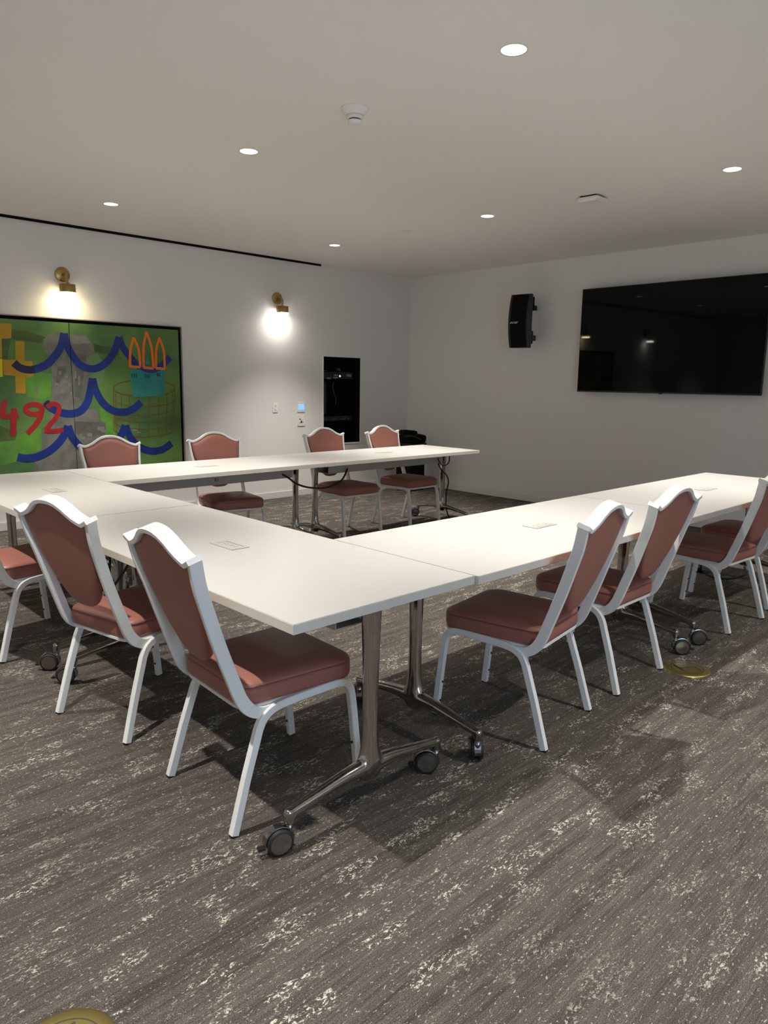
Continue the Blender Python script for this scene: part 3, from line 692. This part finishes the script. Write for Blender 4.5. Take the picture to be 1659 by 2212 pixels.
proto = make_table()
CAST = {0: [145, 20, 160, 200]}
for i, (x, y, a, lab) in enumerate(tabs):
    t = proto if i == 0 else copy_tree(proto)
    t.location = (x, y, 0); t.rotation_euler = (0, 0, R(a))
    tag(t, lab, 'table', 'white conference tables on casters set in a U')
    k = 0
    for ch in t.children:
        if ch.name.startswith('caster'):
            # angles are in world degrees: the way the wheels trail
            ang = {0:[135,165,20,145],1:[30,145,200,80],2:[48,45,-50,170],3:[-50,100,30,200],4:[60,10,40,200],5:[40,200,30,140]}[i][k] if i in {0:[135,165,20,145],1:[30,145,200,80],2:[48,45,-50,170],3:[-50,100,30,200],4:[60,10,40,200],5:[40,200,30,140]} else random.uniform(0, 360)
            ch.rotation_euler = (0, 0, R(ang - a)); k += 1

me = text_mesh('B2', .034); me.materials.append(MT['black'])
far_table = [o for o in S.collection.objects if o.get('label') == tabs[4][3]][0]
o = D.objects.new('marking', me); S.collection.objects.link(o); o.parent = far_table; o.rotation_euler = (R(90), 0, 0); o.location = (.03, -.0756, .640)

# ================================================================ chairs
def xb(z):                                                  # back plane profile: forward position at a height
    K = [(.36, .130), (.372, .100), (.395, .066), (.44, .040), (.50, .018), (.61, -.020), (.73, -.056), (.88, -.098), (.96, -.122)]
    if z <= K[0][0]: return K[0][1]
    for (a, c), (d, e) in zip(K, K[1:]):
        if z <= d: return c + (e - c) * (z - a) / (d - a)
    return K[-1][1]
CROWN = [(0, .949), (.03, .9475), (.06, .941), (.09, .927), (.115, .910), (.14, .896), (.165, .886), (.184, .8805), (.190, .8805), (.229, .8975)]
def crown(y):
    y = abs(y)
    for (a, c), (d, e) in zip(CROWN, CROWN[1:]):
        if y <= d: return c + (e - c) * (y - a) / (d - a)
    return CROWN[-1][1]
def make_chair():
    t = empty('banquet_chair')
    # --- legs: chamfered square tube
    sec = rect_sec(.023, .027, .0025)
    for s in (-1, 1):
        for kind in ('rear', 'front'):
            m_ = MB()
            if kind == 'rear':
                P = [(0, s * .222, .006), (.052, s * .217, .18), (.098, s * .213, .318), (.113, s * .212, .345), (.135, s * .211, .364), (.165, s * .210, .375), (.20, s * .209, .379), (.26, s * .208, .382)]
            else:
                P = [(.26, s * .208, .382), (.36, s * .207, .385), (.415, s * .207, .384), (.44, s * .207, .376), (.456, s * .207, .360), (.465, s * .207, .335), (.474, s * .208, .27), (.500, s * .212, .006)]
            a, c = (P[:3], P[2:]) if kind == 'rear' else (P[:6], P[5:])
            pp = (P[:2] + spline(P[2:], 4)) if kind == 'rear' else (spline(P[:7], 4) + [Vector(P[-1])])
            m_.sweep(pp, sec, 'white_metal', smooth=False)
            l = m_.build('leg', t)
            g = MB(); fx, fy = (0, s * .222) if kind == 'rear' else (.500, s * .212)
            g.cbox(fx - .012, fx + .012, fy - .010, fy + .010, 0, .007, 'rubber', .002); g.build('foot_glide', l)
            if kind == 'front':
                g = MB()
                for z in (.065, .150):
                    x_ = .500 - (z - .006) * .098 - .0135; g.lathe([(.0048, -.004), (.0048, .002)], 'black', 10, axis='x', origin=(x_, s * .210, z))
                g.build('stacking_bumper', l)
    # --- back frame: two posts and the crowned top rail
    m_ = MB()
    for s in (-1, 1):
        zz = [(.145, .203, .368), (.120, .203, .3665), (.098, .203, .372), (.078, .203, .384), (.060, .202, .403), (.042, .201, .436), (.019, .199, .50), (-.019, .196, .61), (-.054, .199, .72), (-.080, .207, .80), (-.098, .216, .884)]
        P = spline([(x, s * y, z) for x, y, z in zz], 4); n = len(P)
        m_.sweep(P, rect_sec(.017, .041, .002), 'white_metal', scale=[(1, .86 + .14 * min(1, i / (n * .35))) for i in range(n)], smooth=False)
    N = 72; P = []
    for i in range(N + 1):
        y = -.226 + .452 * i / N; z = crown(y) - .008; P.append((xb(z), y, z))
    tilt = Vector((-.27, 0, .963)); dep = Vector((.963, 0, .27))
    m_.sweep(P, rect_sec(.050, .017, .002), 'white_metal', ref=dep, smooth=False)
    m_.sweep([(.098, -.2, .378), (.098, .2, .378)], rect_sec(.02, .02, .003), 'white_metal', ref=Vector((0, 0, 1)), smooth=False)
    m_.build('back_frame', t)
    # --- upholstered shield
    half = [(.508, .010), (.510, .036), (.519, .060), (.540, .084), (.575, .106), (.625, .134), (.69, .163), (.75, .184), (.81, .196), (.862, .203)]
    hs = spline([(a, c, 0) for a, c in half], 4); out = [(p[1], p[0]) for p in hs]
    top = [(.203 - .406 * i / 28, 0) for i in range(29)]
    top = [(y, crown(y) - .014) for y, _ in top]
    loop = out + top[1:-1] + [(-y, z) for y, z in reversed(out)]
    cy_, cz_ = 0., .70
    def pad(sign, thick, name, mt):
        rings = []
        for r_, h_ in ((1., 0.), (.995, .45), (.97, .74), (.92, .90), (.82, .975), (.62, 1.), (.3, 1.), (.02, 1.)):
            ring = []
            for y, z in loop:
                yy = cy_ + (y - cy_) * r_; zz = cz_ + (z - cz_) * r_
                ring.append((xb(zz) + sign * thick * h_ * .963, yy, zz + sign * thick * h_ * .26))
            rings.append(ring)
        m2.ring_loft(rings, mt, caps=False)
        m2.add(rings[-1], [tuple(range(len(loop)))], mt)
    m2 = MB(); pad(1, .030, 'f', 'vinyl'); pad(-1, .014, 'r', 'vinyl'); m2.build('backrest', t)
    # --- seat
    def seat_out(sc, z, fr=1.):
        pts = []
        for cx, cy, rr, a0 in ((.422, .154, .062, 0), (.105, .144, .058, 90), (.105, -.144, .058, 180), (.422, -.154, .062, 270)):
            for k in range(8):
                a = R(a0 + 90 * k / 7); pts.append((cx + rr * math.cos(a), cy + rr * math.sin(a)))
        n2 = []
        for x, y in pts:
            bow = .012 * (1 - (y / .22) ** 2) if x > .43 else 0
            x += bow; q = .268
            if x > .2: wd = 1.
            n2.append((q + (x - q) * sc, y * sc, z))
        return n2
    m_ = MB()
    def dome(sc, z): return [(x, y, z + 0) for x, y, _ in seat_out(sc, z)]
    m_.ring_loft([dome(.93, .393), dome(.985, .396), dome(1.0, .408), dome(1.0, .440), dome(.992, .449)], 'vinyl')
    m_.ring_loft([dome(.992, .449), dome(.996, .4505), dome(.992, .452)], 'piping', caps=False)
    m_.ring_loft([dome(.992, .452), dome(.965, .460), dome(.90, .468), dome(.78, .474), dome(.5, .477), dome(.1, .478)], 'vinyl')
    m_.build('seat', t)
    m_ = MB(); m_.ring_loft([dome(.96, .378), dome(.985, .381), dome(.985, .391), dome(.95, .3945)], 'white_metal', smooth=False); m_.build('seat_pan', t)
    return t
CH = [
    (-.021, .490, -3, 'rose vinyl banquet chair pushed under the nearest table corner, largest in view', 'left'),
    (-.067, 1.252, 12, 'rose vinyl banquet chair on the left side, second from the near table corner', 'left'),
    (-.160, 2.424, 12, 'rose vinyl banquet chair at the left edge with only its seat and leg in view', 'left'),
    (1.340, -.045, 99, 'rose vinyl banquet chair nearest the viewer on the right side, its whole side in view', 'right'),
    (2.017, -.012, 91, 'rose vinyl banquet chair second from front on the right side, beside the brass floor plate', 'right'),
    (3.250, -.048, 86.5, 'rose vinyl banquet chair third on the right side, backrest cut by the right edge', 'right'),
    (3.905, -.03, 88.5, 'rose vinyl banquet chair fourth on the right side, mostly hidden behind the third', 'right'),
    (1.175, 3.763, -96, 'rose vinyl banquet chair on the far side in front of the painting', 'far'),
    (2.032, 3.725, -103, 'rose vinyl banquet chair on the far side just right of the painting', 'far'),
    (3.200, 3.700, -93, 'rose vinyl banquet chair on the far side directly before the black equipment niche', 'far'),
    (3.955, 3.685, -88, 'rose vinyl banquet chair on the far side nearest the room corner, right of the niche', 'far'),
]
GR = dict(left='banquet chairs along the left side of the tables', right='banquet chairs along the near row of tables', far='banquet chairs along the painting wall side')
chair = make_chair()
for i, (x, y, a, lab, g) in enumerate(CH):
    c = chair if i == 0 else copy_tree(chair)
    c.location = (x, y, 0); c.rotation_euler = (0, 0, R(a)); tag(c, lab, 'chair', GR[g])

# ================================================================ floor boxes
def floor_box():
    t = empty('floor_outlet_box')
    m_ = MB(); m_.lathe([(.108, .0005), (.107, .004), (.098, .0075), (.078, .0085), (.0001, .0085)], 'floorbrass', 56, caps=False); m_.build('brass_plate', t)
    m_ = MB()
    ring = [(.0790, .0085), (.0785, .0102), (.0760, .0102), (.0755, .0085)]
    m_.lathe([(.0772, .0090), (.0758, .0092), (.0744, .0090)], 'darkgap', 48, caps=False)
    m_.build('lid_seam', t)
    m_ = MB()
    m_.cbox(-.052, .052, -.038, .038, .0086, .0108, 'floorbrass', .001); m_.box(-.0035, .0035, -.036, .036, .0105, .0114, 'darkgap')
    m_.box(-.050, .008, -.044, -.037, .0086, .0114, 'darkgap'); m_.box(-.008, .050, .037, .044, .0086, .0114, 'darkgap')
    m_.build('hinged_cover', t); return t
fb = floor_box(); fb.location = (2.34, -.10, 0); fb.rotation_euler = (0, 0, R(62)); tag(fb, 'round brass floor outlet plate in the carpet beside the chair legs at right', 'floor outlet', 'brass floor outlets')
f2 = copy_tree(fb); f2.location = (-.685, -.118, 0); f2.rotation_euler = (0, 0, R(10)); tag(f2, 'round brass floor outlet plate cut off by the bottom edge at lower left', 'floor outlet', 'brass floor outlets')

# ================================================================ black case and bag in the corner
t = tag(empty('equipment_case', (5.62, 5.0, 0), R(4)), 'black equipment case standing in the far room corner behind the chairs', 'case')
m_ = MB(); m_.cbox(-.13, .17, -.13, .13, .03, .60, 'matblack', .02); m_.build('body', t)
m_ = MB(); m_.cbox(-.14, .18, -.14, .14, .585, .615, 'black', .008); m_.build('lid', t)
m_ = MB()
for sx in (-.10, .14):
    for sy in (-.10, .10): m_.lathe([(.02, 0), (.02, .032)], 'rubber', 12, origin=(sx, sy, 0))
m_.build('feet', t)
t = tag(empty('black_bag', (5.62, 5.0, .615), R(-8)), 'slumped black fabric bag lying on the black case in the corner', 'bag')
m_ = MB()
def lump(hx, hy, z0, z1, cx=0, cy=0, seed=1):
    random.seed(seed); rings = []
    ph = [random.uniform(0, 6) for _ in range(4)]
    for k, (s_, q) in enumerate(((.90, 0), (1.0, .12), (1.03, .4), (1.0, .75), (.93, .93), (.80, 1.0), (.4, 1.02), (.02, 1.0))):
        ring = []
        for j in range(36):
            a = 2 * PI * j / 36; c, s = math.cos(a), math.sin(a); e = 2 / 4.
            x = hx * math.copysign(abs(c) ** e, c); y = hy * math.copysign(abs(s) ** e, s)
            wv = 1 + .035 * math.sin(3 * a + ph[0] + k) + .02 * math.sin(7 * a + ph[1])
            ring.append((cx + x * s_ * wv, cy + y * s_ * wv, z0 + (z1 - z0) * q + .008 * math.sin(2 * a + ph[2]) * q))
        rings.append(ring)
    m_.ring_loft(rings, 'matblack')
lump(.15, .17, 0, .11, .02, 0, 2); m_.build('bag_body', t)
m_ = MB(); lump(.11, .10, .105, .150, .02, .075, 5); m_.build('bag_flap', t)
m_ = MB(); m_.tube(spline([(-.13, -.10, .06), (-.17, -.13, .09), (-.12, -.17, .10), (-.02, -.19, .07), (.06, -.16, .04)], 6), .010, 'black', 8); m_.build('bag_strap', t)

# ================================================================ cables
def cable(pts, r, label, name='power_cable'):
    m_ = MB(); m_.tube(spline(pts, 8), r, 'rubber', 8); o = m_.build(name); tag(o, label, 'cable'); return o
cable([(2.28, 3.27, .66), (2.36, 3.22, .61), (2.43, 3.20, .555), (2.56, 3.19, .512), (2.74, 3.19, .497), (2.90, 3.20, .535), (2.98, 3.22, .60), (3.05, 3.27, .665)], .008,
      'black cable hanging in a loop between the two far row tables')
cable([(4.20, 3.27, .66), (4.21, 3.25, .60), (4.27, 3.255, .525), (4.335, 3.25, .478), (4.385, 3.26, .40), (4.362, 3.26, .306), (4.345, 3.25, .236), (4.345, 3.24, .12), (4.40, 3.22, .02), (4.55, 3.20, .009), (4.9, 3.1, .009)], .0065,
      'black cable twisting down the leg at the right end of the far row')
cable([(4.18, 3.23, .655), (4.20, 3.21, .60), (4.28, 3.225, .575), (4.37, 3.25, .60), (4.40, 3.27, .67), (4.40, 3.30, .70)], .006, 'short black cable looped under the tabletop at the right end of far row')
cable([(4.45, .78, .008), (4.33, .66, .008), (4.22, .54, .008), (4.23, .45, .008), (4.35, .40, .008), (4.52, .41, .008), (4.75, .5, .008)], .008,
      'black cable lying in a curve on the carpet under the right chairs')
cable([(.36, 1.66, .665), (.33, 1.64, .60), (.27, 1.63, .52), (.22, 1.66, .44), (.22, 1.74, .40), (.28, 1.84, .42), (.35, 1.98, .52), (.37, 2.05, .66)], .006,
      'black cable looping below the seam between the two left tables')
